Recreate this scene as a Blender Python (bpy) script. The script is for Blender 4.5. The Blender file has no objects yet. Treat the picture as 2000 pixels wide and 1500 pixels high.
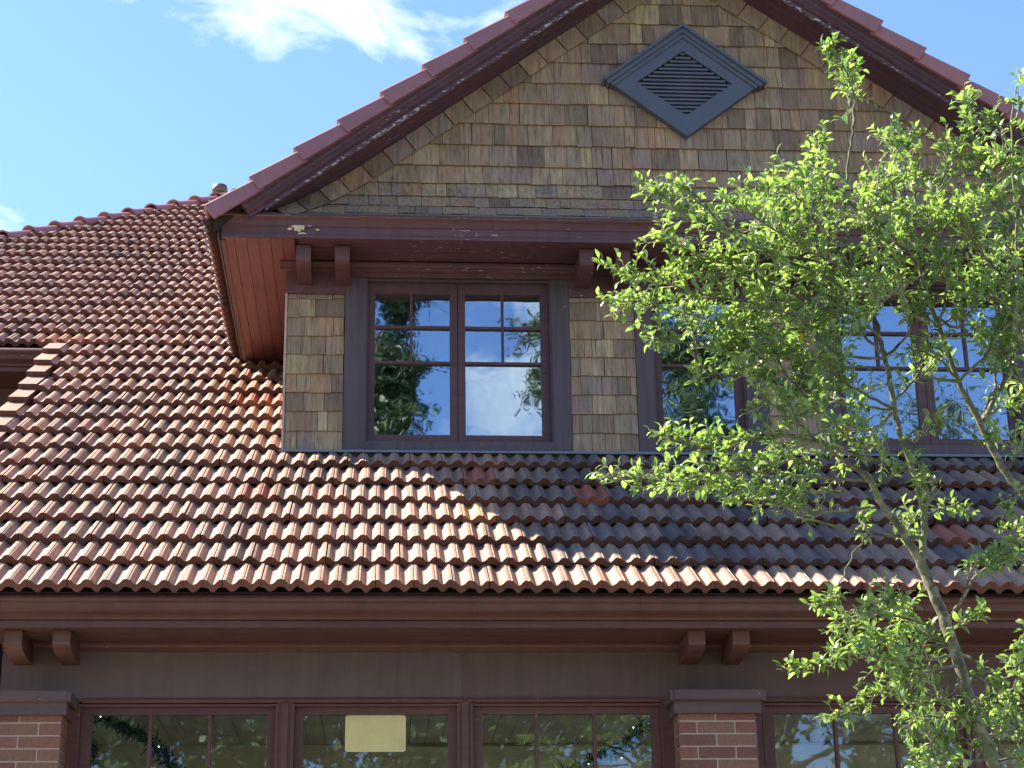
import bpy, math, random
from mathutils import Vector, Matrix
# ---------------------------------------------------------------- camera, sky, sun, exposure
sc = bpy.context.scene
FPX, PITCH, YAW, ROLL = 3606.6, 0.3504, 0.0756, 0.0158
fw = Vector((math.sin(YAW)*math.cos(PITCH), math.cos(YAW)*math.cos(PITCH), math.sin(PITCH)))
r0 = Vector((math.cos(YAW), -math.sin(YAW), 0)); u0 = r0.cross(fw)
RR = math.cos(ROLL)*r0 - math.sin(ROLL)*u0
UU = math.sin(ROLL)*r0 + math.cos(ROLL)*u0
cd = bpy.data.cameras.new('camera'); cam = bpy.data.objects.new('camera', cd)
sc.collection.objects.link(cam); sc.camera = cam
cd.sensor_width = 36; cd.lens = FPX/2000*36; cd.clip_end = 5000; cd.clip_start = .05
cam.matrix_world = Matrix(((RR.x, UU.x, -fw.x, 0), (RR.y, UU.y, -fw.y, 0), (RR.z, UU.z, -fw.z, 0), (0, 0, 0, 1)))

SUND = Vector((-.85, .38, 1.0)).normalized()          # towards the sun
sun_el = math.asin(SUND.z); sun_az = math.atan2(SUND.x, SUND.y)
sl = bpy.data.lights.new('sun', 'SUN'); sl.energy = 5.0; sl.angle = math.radians(.53); sl.color = (1.0, .92, .78)
so = bpy.data.objects.new('sun', sl); sc.collection.objects.link(so)
so.rotation_euler = SUND.to_track_quat('Z', 'Y').to_euler()

W = bpy.data.worlds.new('World'); sc.world = W; W.use_nodes = True
nt = W.node_tree; nd = nt.nodes; lk = nt.links
bg = nd['Background']; bg.inputs[1].default_value = .085
sky = nd.new('ShaderNodeTexSky'); sky.sky_type = 'NISHITA'; sky.sun_disc = False
sky.sun_elevation = sun_el; sky.sun_rotation = sun_az; sky.air_density = 1.0; sky.dust_density = .3; sky.ozone_density = 2.0
tc = nd.new('ShaderNodeTexCoord')
nz = nd.new('ShaderNodeTexNoise'); nz.inputs['Scale'].default_value = 11; nz.inputs['Detail'].default_value = 10; nz.inputs['Roughness'].default_value = .6; nz.inputs['Distortion'].default_value = .5
mp = nd.new('ShaderNodeMapping'); mp.inputs['Scale'].default_value = (1, 1, 2.0); mp.inputs['Location'].default_value = (.31, .12, .43)
lk.new(tc.outputs['Generated'], mp.inputs[0]); lk.new(mp.outputs[0], nz.inputs['Vector'])
def wmath(op, a, b=None, c=None, clamp=False):
    n = nd.new('ShaderNodeMath'); n.operation = op; n.use_clamp = clamp
    for i, x in enumerate((a, b, c)):
        if x is None: continue
        if isinstance(x, (int, float)): n.inputs[i].default_value = x
        else: lk.new(x, n.inputs[i])
    return n.outputs[0]
def blob(d, rad, stretch=(1, 1, 1)):
    v = nd.new('ShaderNodeVectorMath'); v.operation = 'SUBTRACT'; v.inputs[1].default_value = d; lk.new(tc.outputs['Generated'], v.inputs[0])
    s = nd.new('ShaderNodeVectorMath'); s.operation = 'MULTIPLY'; s.inputs[1].default_value = stretch; lk.new(v.outputs[0], s.inputs[0])
    l = nd.new('ShaderNodeVectorMath'); l.operation = 'LENGTH'; lk.new(s.outputs[0], l.inputs[0])
    return wmath('SUBTRACT', 1.0, wmath('DIVIDE', l.outputs['Value'], rad), clamp=True)
m = blob((-.056, .843, .534), .135, (.75, .9, 2.0))
for d, rad, st in (((.03, .845, .545), .035, (.8, 1, 2.0)), ((-.066, .856, .508), .045, (1, 1, 1)), ((-.11, .83, .54), .05, (.8, 1, 1.5)), ((-.215, .89, .408), .07, (.6, 1, 3.0)),
                   ((.085, -.93, .33), .09, (1, 1, .8)), ((.16, -.9, .40), .10, (1, 1, 1.2)), ((.45, -.8, .4), .25, (1, 1, 1.2)), ((-.5, -.8, .5), .3, (1, 1, 1.4))):
    m = wmath('MAXIMUM', m, blob(d, rad, st))
cm = wmath('MULTIPLY', wmath('SUBTRACT', wmath('ADD', wmath('MULTIPLY', wmath('POWER', m, .6), .46), nz.outputs['Fac']), .76), 4.2, clamp=True)
mx = nd.new('ShaderNodeMix'); mx.data_type = 'RGBA'
lk.new(wmath('MULTIPLY', cm, .93), mx.inputs[0]); bl = nd.new('ShaderNodeMix'); bl.data_type = 'RGBA'; bl.blend_type = 'MULTIPLY'; bl.inputs[0].default_value = 1; bl.inputs[7].default_value = (.84, .95, 1.15, 1)
lk.new(sky.outputs[0], bl.inputs[6]); lk.new(bl.outputs[2], mx.inputs[6]); mx.inputs[7].default_value = (5.6, 6.1, 6.3, 1)
lk.new(mx.outputs[2], bg.inputs[0])
sc.view_settings.view_transform = 'Standard'; sc.view_settings.look = 'None'; sc.view_settings.gamma = 1; sc.view_settings.exposure = 1.78
sc.render.engine = 'CYCLES'
sc.render.resolution_x = 1024; sc.render.resolution_y = 768
sc.cycles.max_bounces = 8; sc.cycles.transparent_max_bounces = 12

# ---------------------------------------------------------------- helpers
rnd = random.Random(7)
C = sc.collection
def ray(x, y): return fw + RR*((x-1000)/FPX) - UU*((y-750)/FPX)
def at(x, y, Y): d = ray(x, y); return d*(Y/d.y)        # point of the depth-Y plane seen at pixel x, y

class MB:
    def __init__(s): s.v = []; s.f = []; s.t = []; s.m = []; s.sm = []
    def add(s, vs, fs, tint=.5, mat=0, smooth=False):
        b = len(s.v); s.v.extend([tuple(p) for p in vs])
        for f in fs: s.f.append([b+i for i in f]); s.t.append(tint); s.m.append(mat); s.sm.append(smooth)
    def hexa(s, p, tint=.5, mat=0):                      # p: 4 bottom, 4 top
        s.add(p, [(0, 3, 2, 1), (4, 5, 6, 7), (0, 1, 5, 4), (1, 2, 6, 5), (2, 3, 7, 6), (3, 0, 4, 7)], tint, mat)
    def box(s, x0, x1, y0, y1, z0, z1, tint=.5, mat=0):
        s.hexa([(x0, y0, z0), (x1, y0, z0), (x1, y1, z0), (x0, y1, z0), (x0, y0, z1), (x1, y0, z1), (x1, y1, z1), (x0, y1, z1)], tint, mat)
    def extr(s, prof, O, A, B, D, l0, l1, tint=.5, mat=0, closed=True):
        O, A, B, D = map(Vector, (O, A, B, D)); n = len(prof)
        vs = [O+A*a+B*b+D*l0 for a, b in prof]+[O+A*a+B*b+D*l1 for a, b in prof]
        fs = [(i, (i+1) % n, n+(i+1) % n, n+i) for i in range(n if closed else n-1)]
        if closed: fs += [tuple(range(n-1, -1, -1)), tuple(range(n, 2*n))]
        s.add(vs, fs, tint, mat)
    def tube(s, pts, rads, sides=8, tint=.5, mat=0, cap=True):
        pts = [Vector(p) for p in pts]; rings = []; ref = Vector((.3, .9, .2)).normalized()
        for i, p in enumerate(pts):
            d = (pts[min(i+1, len(pts)-1)]-pts[max(i-1, 0)]).normalized()
            a = d.cross(ref)
            if a.length < .05: a = d.cross(Vector((1, 0, 0)))
            a.normalize(); b = d.cross(a)
            rings.append([p+(a*math.cos(2*math.pi*k/sides)+b*math.sin(2*math.pi*k/sides))*rads[i] for k in range(sides)])
        vs = [q for r in rings for q in r]; fs = []
        for i in range(len(pts)-1):
            for k in range(sides):
                k2 = (k+1) % sides; fs.append((i*sides+k, i*sides+k2, (i+1)*sides+k2, (i+1)*sides+k))
        if cap: fs += [tuple(range(sides-1, -1, -1)), tuple(range((len(pts)-1)*sides, len(pts)*sides))]
        s.add(vs, fs, tint, mat, True)
    def build(s, name, mats, parent=None, loc=None):
        me = bpy.data.meshes.new(name); me.from_pydata(s.v, [], s.f)
        a = me.attributes.new('tint', 'FLOAT', 'FACE'); a.data.foreach_set('value', s.t)
        if not isinstance(mats, (list, tuple)): mats = [mats]
        for mt in mats: me.materials.append(mt)
        me.polygons.foreach_set('material_index', s.m); me.polygons.foreach_set('use_smooth', s.sm)
        me.update()
        o = bpy.data.objects.new(name, me); C.objects.link(o)
        if parent is not None:
            o.parent = parent
            w = parent.location.copy(); q = parent.parent
            while q is not None: w += q.location; q = q.parent
            o.location = -w                              # vertices are written in world coordinates
        return o
def thing(name, loc, label, cat, group=None):
    o = bpy.data.objects.new(name, None); C.objects.link(o); o.location = loc; o.empty_display_size = .2
    o['label'] = label; o['category'] = cat
    if group: o['group'] = group
    return o
def tag(o, label=None, cat=None, group=None, kind=None):
    for k, v in (('label', label), ('category', cat), ('group', group), ('kind', kind)):
        if v: o[k] = v
    return o

# ---------------------------------------------------------------- materials
def mat(name):
    m = bpy.data.materials.new(name); m.use_nodes = True; return m, m.node_tree, m.node_tree.nodes['Principled BSDF']
def N(t, kind, **kw):
    n = t.nodes.new(kind)
    for k, v in kw.items():
        if k in n.inputs: n.inputs[k].default_value = v
        else: setattr(n, k, v)
    return n
def ramp(t, src, stops):
    r = t.nodes.new('ShaderNodeValToRGB'); e = r.color_ramp.elements
    while len(e) < len(stops): e.new(.5)
    for el, (p, c) in zip(e, stops): el.position = p; el.color = (*c, 1) if len(c) == 3 else c
    t.links.new(src, r.inputs[0]); return r.outputs[0]
def mixc(t, fac, a, b, mode='MIX'):
    m = t.nodes.new('ShaderNodeMix'); m.data_type = 'RGBA'; m.blend_type = mode
    for i, x in ((0, fac), (6, a), (7, b)):
        if isinstance(x, (int, float)): m.inputs[i].default_value = x
        elif isinstance(x, tuple): m.inputs[i].default_value = (*x, 1)
        else: t.links.new(x, m.inputs[i])
    return m.outputs[2]
def noise(t, scale, detail=4, rough=.5, sc3=None, out='Fac', loc=(0, 0, 0)):
    g = t.nodes.new('ShaderNodeNewGeometry'); mp = t.nodes.new('ShaderNodeMapping')
    mp.inputs['Scale'].default_value = sc3 or (1, 1, 1); mp.inputs['Location'].default_value = loc
    t.links.new(g.outputs['Position'], mp.inputs[0])
    n = t.nodes.new('ShaderNodeTexNoise'); n.inputs['Scale'].default_value = scale; n.inputs['Detail'].default_value = detail; n.inputs['Roughness'].default_value = rough
    t.links.new(mp.outputs[0], n.inputs['Vector']); return n.outputs[out]
def tint(t):
    a = t.nodes.new('ShaderNodeAttribute'); a.attribute_name = 'tint'; return a.outputs['Fac']
def bump(t, b, h, strength=.3, dist=.01):
    n = t.nodes.new('ShaderNodeBump'); n.inputs['Strength'].default_value = strength; n.inputs['Distance'].default_value = dist
    t.links.new(h, n.inputs['Height']); t.links.new(n.outputs[0], b.inputs['Normal'])
def mth(t, op, a, b=0.0, clamp=False):
    n = t.nodes.new('ShaderNodeMath'); n.operation = op; n.use_clamp = clamp
    for i, x in enumerate((a, b)):
        if isinstance(x, (int, float)): n.inputs[i].default_value = x
        else: t.links.new(x, n.inputs[i])
    return n.outputs[0]

def tile_mat(name, edge):
    m, t, b = mat(name)
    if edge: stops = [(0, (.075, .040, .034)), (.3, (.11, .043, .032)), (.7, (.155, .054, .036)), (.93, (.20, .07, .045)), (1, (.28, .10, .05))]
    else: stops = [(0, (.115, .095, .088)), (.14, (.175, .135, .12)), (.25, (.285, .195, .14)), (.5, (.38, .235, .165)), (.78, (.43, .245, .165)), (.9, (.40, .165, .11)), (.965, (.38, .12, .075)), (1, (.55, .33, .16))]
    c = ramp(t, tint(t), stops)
    n1 = noise(t, 1.0, 6, .65, (90, 12, 12)); n2 = noise(t, 3.1, 4, .6)
    n3 = noise(t, 55, 5, .7)
    c = mixc(t, .8, c, ramp(t, n1, [(.3, (.62, .6, .6)), (.5, (1, 1, 1)), (.72, (1.18, 1.16, 1.14))]), 'MULTIPLY')
    c = mixc(t, .55, c, ramp(t, n2, [(.35, (.7, .66, .68)), (.6, (1.08, 1.05, 1.0))]), 'MULTIPLY')
    c = mixc(t, .75, c, ramp(t, noise(t, 1.0, 6, .65, (3.2, .5, .5), loc=(4, 4, 4)), [(.34, (.55, .53, .54)), (.5, (1, 1, 1)), (.7, (1.1, 1.08, 1.04))]), 'MULTIPLY')
    lich = ramp(t, n3, [(.62, (0, 0, 0)), (.72, (1, 1, 1))])
    c = mixc(t, mth(t, 'MULTIPLY', lich, .35), c, (.10, .09, .075) if not edge else (.15, .10, .07))
    t.links.new(c, b.inputs['Base Color']); b.inputs['Roughness'].default_value = .62
    b.inputs['Specular IOR Level'].default_value = .35
    bump(t, b, n3, .35, .004); return m
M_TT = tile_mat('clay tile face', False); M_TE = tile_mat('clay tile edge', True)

def paint_mat(name, col, col2, flake=.0, rough=.55, axis=(1.2, 30, 30), speck=0.0, stain=(.5, .47, .47)):
    m, t, b = mat(name)
    n1 = noise(t, 1.0, 5, .6, axis); n2 = noise(t, 1.3, 3, .5)
    c = mixc(t, ramp(t, n2, [(.4, (0, 0, 0)), (.62, (1, 1, 1))]), col, col2)
    c = mixc(t, .55, c, ramp(t, noise(t, 1.0, 6, .7, (14, 14, 1.1)), [(.3, (.72, .70, .68)), (.5, (1, 1, 1)), (.72, (1.22, 1.18, 1.12))]), 'MULTIPLY')
    c = mixc(t, .6, c, ramp(t, n1, [(.25, stain), (.5, (1, 1, 1)), (.75, (1.2, 1.18, 1.15))]), 'MULTIPLY')
    if flake > 0:
        f = noise(t, 1.0, 7, .68, tuple(8*a/30 if a < 20 else a for a in axis) if False else (16, 55, 55), loc=(3.1, 1.7, 5.2))
        big = noise(t, .9, 2, .5, loc=(7, 2, 1))
        f = mth(t, 'ADD', f, mth(t, 'MULTIPLY', big, .30))
        e = .93-flake*.16
        k = ramp(t, f, [(e-.012, (0, 0, 0)), (e, (1, 1, 1))])
        c = mixc(t, k, c, (.50, .43, .42))
        bump(t, b, k, .4, .002)
    else: bump(t, b, n1, .25, .003)
    if speck > 0:
        g = t.nodes.new('ShaderNodeNewGeometry'); v = N(t, 'ShaderNodeTexVoronoi', Scale=20.0); t.links.new(g.outputs['Position'], v.inputs['Vector'])
        sz = mth(t, 'MULTIPLY', mth(t, 'SUBTRACT', v.outputs['Color'], 1-speck), .42)
        k = mth(t, 'LESS_THAN', v.outputs['Distance'], sz)
        c = mixc(t, k, c, (.50, .45, .42))
    t.links.new(c, b.inputs['Base Color']); b.inputs['Roughness'].default_value = rough; b.inputs['Specular IOR Level'].default_value = .4
    return m
M_TRIM = paint_mat('plum brown paint', (.120, .050, .053), (.100, .048, .052), .55)
M_SASH = paint_mat('sash paint', (.108, .048, .046), (.092, .043, .044), .0)
M_CASE = paint_mat('casing paint', (.100, .065, .070), (.088, .058, .062), .12, axis=(30, 30, 1.5), speck=.10)
M_RAKE = paint_mat('rake paint', (.098, .042, .055), (.078, .036, .048), .62)
M_BEAD = paint_mat('peeling bead paint', (.11, .055, .07), (.10, .05, .065), 1.3)
M_LOW = paint_mat('lower brown paint', (.108, .041, .033), (.118, .052, .038), .25, speck=.06)
M_FRZ = paint_mat('frieze paint', (.102, .055, .047), (.112, .068, .060), .0, rough=.7, axis=(3, 20, 8), speck=.14, stain=(.8, .78, .78))
M_SOF = paint_mat('red soffit paint', (.175, .062, .064), (.15, .055, .058), .35, axis=(30, 2, 30))
M_DARK, t, b = mat('dark backing'); b.inputs['Base Color'].default_value = (.025, .02, .018, 1); b.inputs['Roughness'].default_value = .9
M_FLASH, t, b = mat('lead flashing'); b.inputs['Base Color'].default_value = (.19, .20, .20, 1); b.inputs['Roughness'].default_value = .45; b.inputs['Metallic'].default_value = .3
M_VENT, t, b = mat('slate grey paint'); b.inputs['Roughness'].default_value = .5
t.links.new(mixc(t, noise(t, 4, 5, .6), (.068, .074, .095), (.098, .103, .128)), b.inputs['Base Color'])

M_SH, t, b = mat('cedar shingle')
c = ramp(t, tint(t), [(0, (.17, .125, .092)), (.2, (.26, .19, .125)), (.4, (.31, .225, .145)), (.6, (.24, .185, .15)), (.75, (.34, .25, .155)), (.9, (.30, .19, .12)), (1, (.40, .32, .19))])
g1 = noise(t, 1.0, 6, .6, (55, 55, 2.2)); g2 = noise(t, 1.0, 4, .6, (16, 16, 1.4), out='Color')
c = mixc(t, .9, c, ramp(t, g1, [(.3, (.50, .47, .46)), (.46, (.92, .92, .92)), (.58, (1.08, 1.06, 1.03)), (.72, (1.55, 1.48, 1.25))]), 'MULTIPLY')
c = mixc(t, .22, c, g2, 'OVERLAY')
c = mixc(t, 1.0, c, (1.13, 1.05, 1.02), 'MULTIPLY')
c = mixc(t, .5, c, ramp(t, noise(t, 7, 5, .7), [(.3, (.75, .74, .72)), (.7, (1.12, 1.12, 1.12))]), 'MULTIPLY')
t.links.new(c, b.inputs['Base Color']); b.inputs['Roughness'].default_value = .8; b.inputs['Specular IOR Level'].default_value = .2
bump(t, b, g1, .5, .004)

M_RTILE, t, b = mat('rake tile clay')
c = ramp(t, tint(t), [(0, (.27, .115, .12)), (.5, (.31, .125, .12)), (1, (.36, .135, .12))])
c = mixc(t, .5, c, ramp(t, noise(t, 8, 6, .65), [(.3, (.7, .7, .72)), (.7, (1.15, 1.12, 1.1))]), 'MULTIPLY')
t.links.new(c, b.inputs['Base Color']); b.inputs['Roughness'].default_value = .45

M_BR, t, b = mat('face brick')
c = ramp(t, tint(t), [(0, (.17, .070, .048)), (.35, (.22, .082, .055)), (.7, (.245, .095, .062)), (1, (.22, .115, .065))])
n1 = noise(t, 60, 5, .7)
c = mixc(t, .8, c, ramp(t, n1, [(.3, (.65, .62, .6)), (.55, (1, 1, 1)), (.72, (1.5, 1.45, 1.4))]), 'MULTIPLY')
t.links.new(c, b.inputs['Base Color']); b.inputs['Roughness'].default_value = .8; bump(t, b, n1, .5, .003)
M_MORT, t, b = mat('mortar'); b.inputs['Base Color'].default_value = (.62, .47, .38, 1); b.inputs['Roughness'].default_value = .9

def glass_mat(name, refl, wob, tintc, dirt=0.0):
    m, t, b = mat(name); out = t.nodes['Material Output']; t.nodes.remove(b)
    tr = N(t, 'ShaderNodeBsdfTransparent'); tr.inputs[0].default_value = (*tintc, 1)
    gl = N(t, 'ShaderNodeBsdfGlossy', Roughness=.015); gl.inputs[0].default_value = (.74, .86, 1.0, 1)
    h = noise(t, 3.2, 2, .5, (1, 1, .8)); bp = N(t, 'ShaderNodeBump', Strength=wob, Distance=.01); t.links.new(h, bp.inputs['Height']); t.links.new(bp.outputs[0], gl.inputs['Normal'])
    lw = N(t, 'ShaderNodeFresnel', IOR=1.5)
    f = mth(t, 'ADD', mth(t, 'MULTIPLY', lw.outputs[0], 1.2), refl, clamp=True)
    mx = N(t, 'ShaderNodeMixShader'); t.links.new(f, mx.inputs[0]); t.links.new(tr.outputs[0], mx.inputs[1]); t.links.new(gl.outputs[0], mx.inputs[2])
    t.links.new(mx.outputs[0], out.inputs[0]); return m
M_GLU = glass_mat('upper window glass', .30, .13, (.75, .8, .8))
M_GLL = glass_mat('lower window glass', .045, .05, (.9, .93, .9))

def plain(name, col, rough=.7, n=None, emit=None):
    m, t, b = mat(name)
    if n: t.links.new(mixc(t, .6, col, ramp(t, noise(t, n, 5, .6), [(.3, (.6, .6, .6)), (.7, (1.25, 1.25, 1.25))]), 'MULTIPLY'), b.inputs['Base Color'])
    else: b.inputs['Base Color'].default_value = (*col, 1)
    b.inputs['Roughness'].default_value = rough
    if emit: b.inputs['Emission Color'].default_value = (*col, 1); b.inputs['Emission Strength'].default_value = emit
    return m
M_CEIL = plain('olive ceiling boards', (.88, .76, .60), .6, 2)
M_INWALL = plain('olive room wall', (.80, .72, .54), .7, 2)
M_PALE = plain('pale crown paint', (.75, .72, .5), .5)
M_YEL = plain('yellow panel', (.62, .50, .20), .5, 3)
M_PATCH = plain('bare wood patch', (.62, .5, .30), .8, 30)
M_GARL = plain('garland needles', (.012, .035, .032), .6, 20)
M_BULB = plain('fairy bulb', (1, .9, .7), .4, None, 2.5)
M_GROUND = plain('grass ground', (.12, .12, .08), .9, 3)
M_PATH = plain('pale concrete path', (.20, .19, .17), .85, 2)

# ---------------------------------------------------------------- ground
mb = MB(); mb.add([(-900, -900, -1.6), (900, -900, -1.6), (900, 900, -1.6), (-900, 900, -1.6)], [(0, 1, 2, 3)])
tag(mb.build('ground', M_GROUND), kind='structure')
mb = MB(); mb.box(-30, 30, 2.5, 9.6, -1.62, -1.596)
tag(mb.build('path', M_PATH), kind='structure')

# ---------------------------------------------------------------- the house
AL = .6142; E = .3591; TW = .206; D0 = 9.8062; H0 = 2.3818
CA, SA = math.cos(AL), math.sin(AL)
H = thing('house', (2.2, 12, -1.6), 'shingled house with red clay tile roof, a gabled dormer and brick pillars', 'house')
XA, ZA, RS = 2.203, 7.86, .7265                          # dormer ridge and rake slope
XP, ZP, RSL, RSR = 2.142, 7.859, .758, .715            # rake apex and the slope of either side
def rside(sg): return (RSL, 3.242) if sg < 0 else (RSR, 3.366)
XL, XR = -1.19, 2*XA+1.19
YW, YG, YR = 11.83, 11.63, 11.30

PT = [(0, .78), (.035, .88), (.085, .8), (.16, .22), (.2, .04), (.26, .0), (.335, .25), (.415, .86), (.475, 1), (.535, .97), (.55, .84), (.57, .84), (.585, .94), (.62, .78), (.69, .16), (.735, .0), (.79, .08), (.85, .55), (.905, .92), (.985, .95)]
AMP = .031
def tiles(mb, O, U, V, NN, rows, span, inside, seed=1, w=TW, e=E, edge_cols=(), special=None):
    rr = random.Random(seed); O, U, V, NN = map(Vector, (O, U, V, NN)); n = len(PT)
    for r in rows:
        off = ((r % 2)*.5 + rr.uniform(-.13, .13))*w
        k0 = int(math.floor((span[0]-off)/w))-1; k1 = int(math.ceil((span[1]-off)/w))+1
        for k in range(k0, k1):
            u = off+k*w
            uc, vc = u+w/2, (r+.5)*e
            if not inside(uc, vc, r): continue
            j = rr.uniform(-.003, .003); jv = rr.uniform(-.006, .006); tl = rr.uniform(-.004, .004); ju = rr.uniform(-.002, .002)
            tn = min(.82, max(0, rr.gauss(.42, .2)))
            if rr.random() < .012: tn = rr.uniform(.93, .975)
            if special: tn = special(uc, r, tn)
            vs = []
            for (vv, base) in ((r*e+jv, .045+j), (r*e+e+.05, -.004+j)):
                for (t_, h) in PT:
                    vs.append(O+U*(u+t_*w+ju)+V*vv+NN*(h*AMP+base+tl*(t_-.5)))
            for (t_, h) in PT: vs.append(O+U*(u+t_*w+ju)+V*(r*e+jv)+NN*(h*AMP*.93+.002+j+tl*(t_-.5)))
            for (t_, h) in PT: vs.append(O+U*(u+t_*w+ju)+V*(r*e+e*.5)+NN*(h*AMP*.93-.02+j+tl*(t_-.5)))
            b = len(mb.v); mb.v.extend([tuple(p) for p in vs])
            for i in range(n-1):
                mb.f.append([b+i, b+i+1, b+n+i+1, b+n+i]); mb.t.append(tn); mb.m.append(0); mb.sm.append(False)
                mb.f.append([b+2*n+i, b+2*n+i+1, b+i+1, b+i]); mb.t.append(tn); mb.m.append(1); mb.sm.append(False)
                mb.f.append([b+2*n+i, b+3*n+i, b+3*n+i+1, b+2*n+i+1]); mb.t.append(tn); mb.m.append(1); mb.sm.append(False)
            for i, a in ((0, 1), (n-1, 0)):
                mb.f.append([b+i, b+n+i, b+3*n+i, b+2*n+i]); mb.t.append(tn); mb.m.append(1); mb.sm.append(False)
VX = -2.57                                               # verge of the front wing
def hipx(v):
    Y = D0+v*CA; return -2.02+(Y-20.37)*.889+.27
def roofz(Y): return H0+(Y-D0)*SA/CA
def dormz(X): return ZP-(RSL if X < XP else RSR)*abs(X-XP)
def in_main(u, v, r):
    if r < 15 and u < VX: return False
    if r >= 15 and u < hipx(v)+.02: return False
    Y = D0+v*CA
    if Y > 11.80 and -.60 < u < 5.0 and roofz(Y) < dormz(u)-.05: return False
    if Y > 14.1 and roofz(Y) < dormz(u)-.25 and u > -1.0 and u < 5.4: return False
    if Y > 21.1: return False
    return True
def spec(u, r, tn):
    if r == 3 and abs(u-.62) < .105: return 1.0
    if r == 15 and -2.75 < u < -2.4: return .985
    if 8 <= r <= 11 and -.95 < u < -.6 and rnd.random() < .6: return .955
    if u > .9 and 1 <= r < 8 and tn < .9: return max(0, tn*.42-.03+rnd.uniform(0, .06)) if rnd.random() < .9 else tn  # tiles in the dormer's cast shadow tinted darker: shade put into the colour
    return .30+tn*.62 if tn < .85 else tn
mb = MB()
NV = (0, -SA, CA)
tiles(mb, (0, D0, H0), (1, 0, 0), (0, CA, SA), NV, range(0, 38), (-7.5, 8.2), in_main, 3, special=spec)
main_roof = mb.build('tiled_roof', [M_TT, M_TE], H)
main_roof['label'] = 'weathered red clay tile roof in wavy courses'
# verge tiles of the front wing
mb = MB(); rr = random.Random(5)
for r in range(15):
    x0 = VX-.10+rr.uniform(-.012, .012); tn = rr.uniform(.3, .8)
    p = []
    for dn in (0, 1):
        for (uu, vv, k) in ((x0, r*E-.004, 0), (x0+.135, r*E-.004, 0), (x0+.135, r*E+E+.02, 1), (x0, r*E+E+.02, 1)):
            h = (.082-.046*k) if dn else (-.01-.03*k)
            p.append(Vector((uu, D0, H0))+Vector((0, CA, SA))*vv+Vector(NV)*h)
    b0 = len(mb.f); mb.hexa(p, tn, 1); mb.m[b0+1] = 0
mb.build('verge_tiles', [M_TT, M_TE], H)
# roof deck under the tiles: front, upper left, right of the dormer
mb = MB()
def deck(x0, x1, v0, v1, x0b=None, mb=mb):
    x0b = x0 if x0b is None else x0b
    P = lambda x, v, n: Vector((x, D0, H0))+Vector((0, CA, SA))*v+Vector(NV)*n
    mb.hexa([P(x0, v0, -.07), P(x1, v0, -.07), P(x1, v1, -.07), P(x0b, v1, -.07), P(x0, v0, -.018), P(x1, v0, -.018), P(x1, v1, -.018), P(x0b, v1, -.018)])
vw = (YW-D0)/CA; vt = (21.1-D0)/CA
deck(VX-.02, 8.2, .05, vw); deck(VX-.02, -.6, vw+.002, 15*E+.06); deck(5.02, 8.2, vw+.002, 15*E+.06)
deck(hipx(15*E)+.05, -.6, 15*E+.065, vt, hipx(vt)+.05); deck(5.02, 8.2, 15*E+.065, vt)
mb.build('roof_deck', M_DARK, H)
# left hip slope and rear slopes
hx0, hx1 = hipx(15*E), hipx(vt); hz0, hz1 = roofz(D0+15*E*CA), roofz(21.1); hy0 = D0+15*E*CA
mb = MB(); mb.add([(hx0, hy0, hz0-.02), (hx1, 21.1, hz1-.02), (hx0, 28.2, hz0-.02)], [(0, 1, 2)], .6)
mb.add([(hx1, 21.1, hz1-.02), (8.2, 21.1, hz1-.02), (8.2, 28.2, hz0-.02), (hx0, 28.2, hz0-.02)], [(0, 1, 2, 3)], .6)
mb.build('rear_roof_slope', M_TT, H)
# hip caps : flared barrel tiles
mb = MB(); a = Vector((hx0, hy0, hz0)); bb = Vector((hx1, 21.1, hz1)); L = (bb-a).length; d = (bb-a)/L
sd = Vector((d.y, -d.x, 0)).normalized(); up = sd.cross(d).normalized(); nn = int(L/.36); st = L/nn
for i in range(nn):
    tn = rr.uniform(.2, 1); rings = []
    for (s, ra, hh) in ((0, .118, .030), (.03, .104, .026), (.09, .095, .018), (st*.6, .092, .010), (st+.05, .086, -.005)):
        rings.append([a+d*(i*st+s)+sd*(ra*math.cos(q))+up*(ra*.75*math.sin(q)+hh) for q in [math.pi*k/12 for k in range(-1, 14)]])
    k = len(rings[0]); fs = [(j*k+q, j*k+q+1, (j+1)*k+q+1, (j+1)*k+q) for j in range(4) for q in range(k-1)]
    vs = [p for rg in rings for p in rg]; inn = [p-(p-(a+d*(i*st)))*.14 for p in rings[0]]
    mb.add(vs+inn, fs+[(q+1, q, 5*k+q, 5*k+q+1) for q in range(k-1)], tn, 0, False)
mb.build('hip_cap_tiles', M_RTILE, H)
mb = MB(); 
mb.tube([(hx1+.1, 21.1, hz1+.06), (8.2, 21.1, hz1+.06)], [.13, .13], 12)
mb.build('ridge_cap_tiles', M_RTILE, H)
# vent pipe on the ridge end
VPp = at(429, 382, 21.0)
vp = thing('roof_vent_pipe', (VPp.x, 21.0, VPp.z-.05), 'short grey capped pipe standing on the roof peak left of the gable', 'vent pipe')
mb = MB(); mb.tube([(VPp.x, 21, VPp.z-.35), (VPp.x, 21, VPp.z+.06)], [.075, .07], 14); mb.build('pipe', plain('grey pipe', (.12, .10, .09), .6, 8), vp)
mb = MB(); mb.tube([(VPp.x, 21, VPp.z+.04), (VPp.x, 21, VPp.z+.06), (VPp.x, 21, VPp.z+.13), (VPp.x, 21, VPp.z+.15)], [.085, .1, .088, .05], 14); mb.build('pipe_cap', plain('grey cap', (.11, .095, .085), .6, 8), vp)

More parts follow.
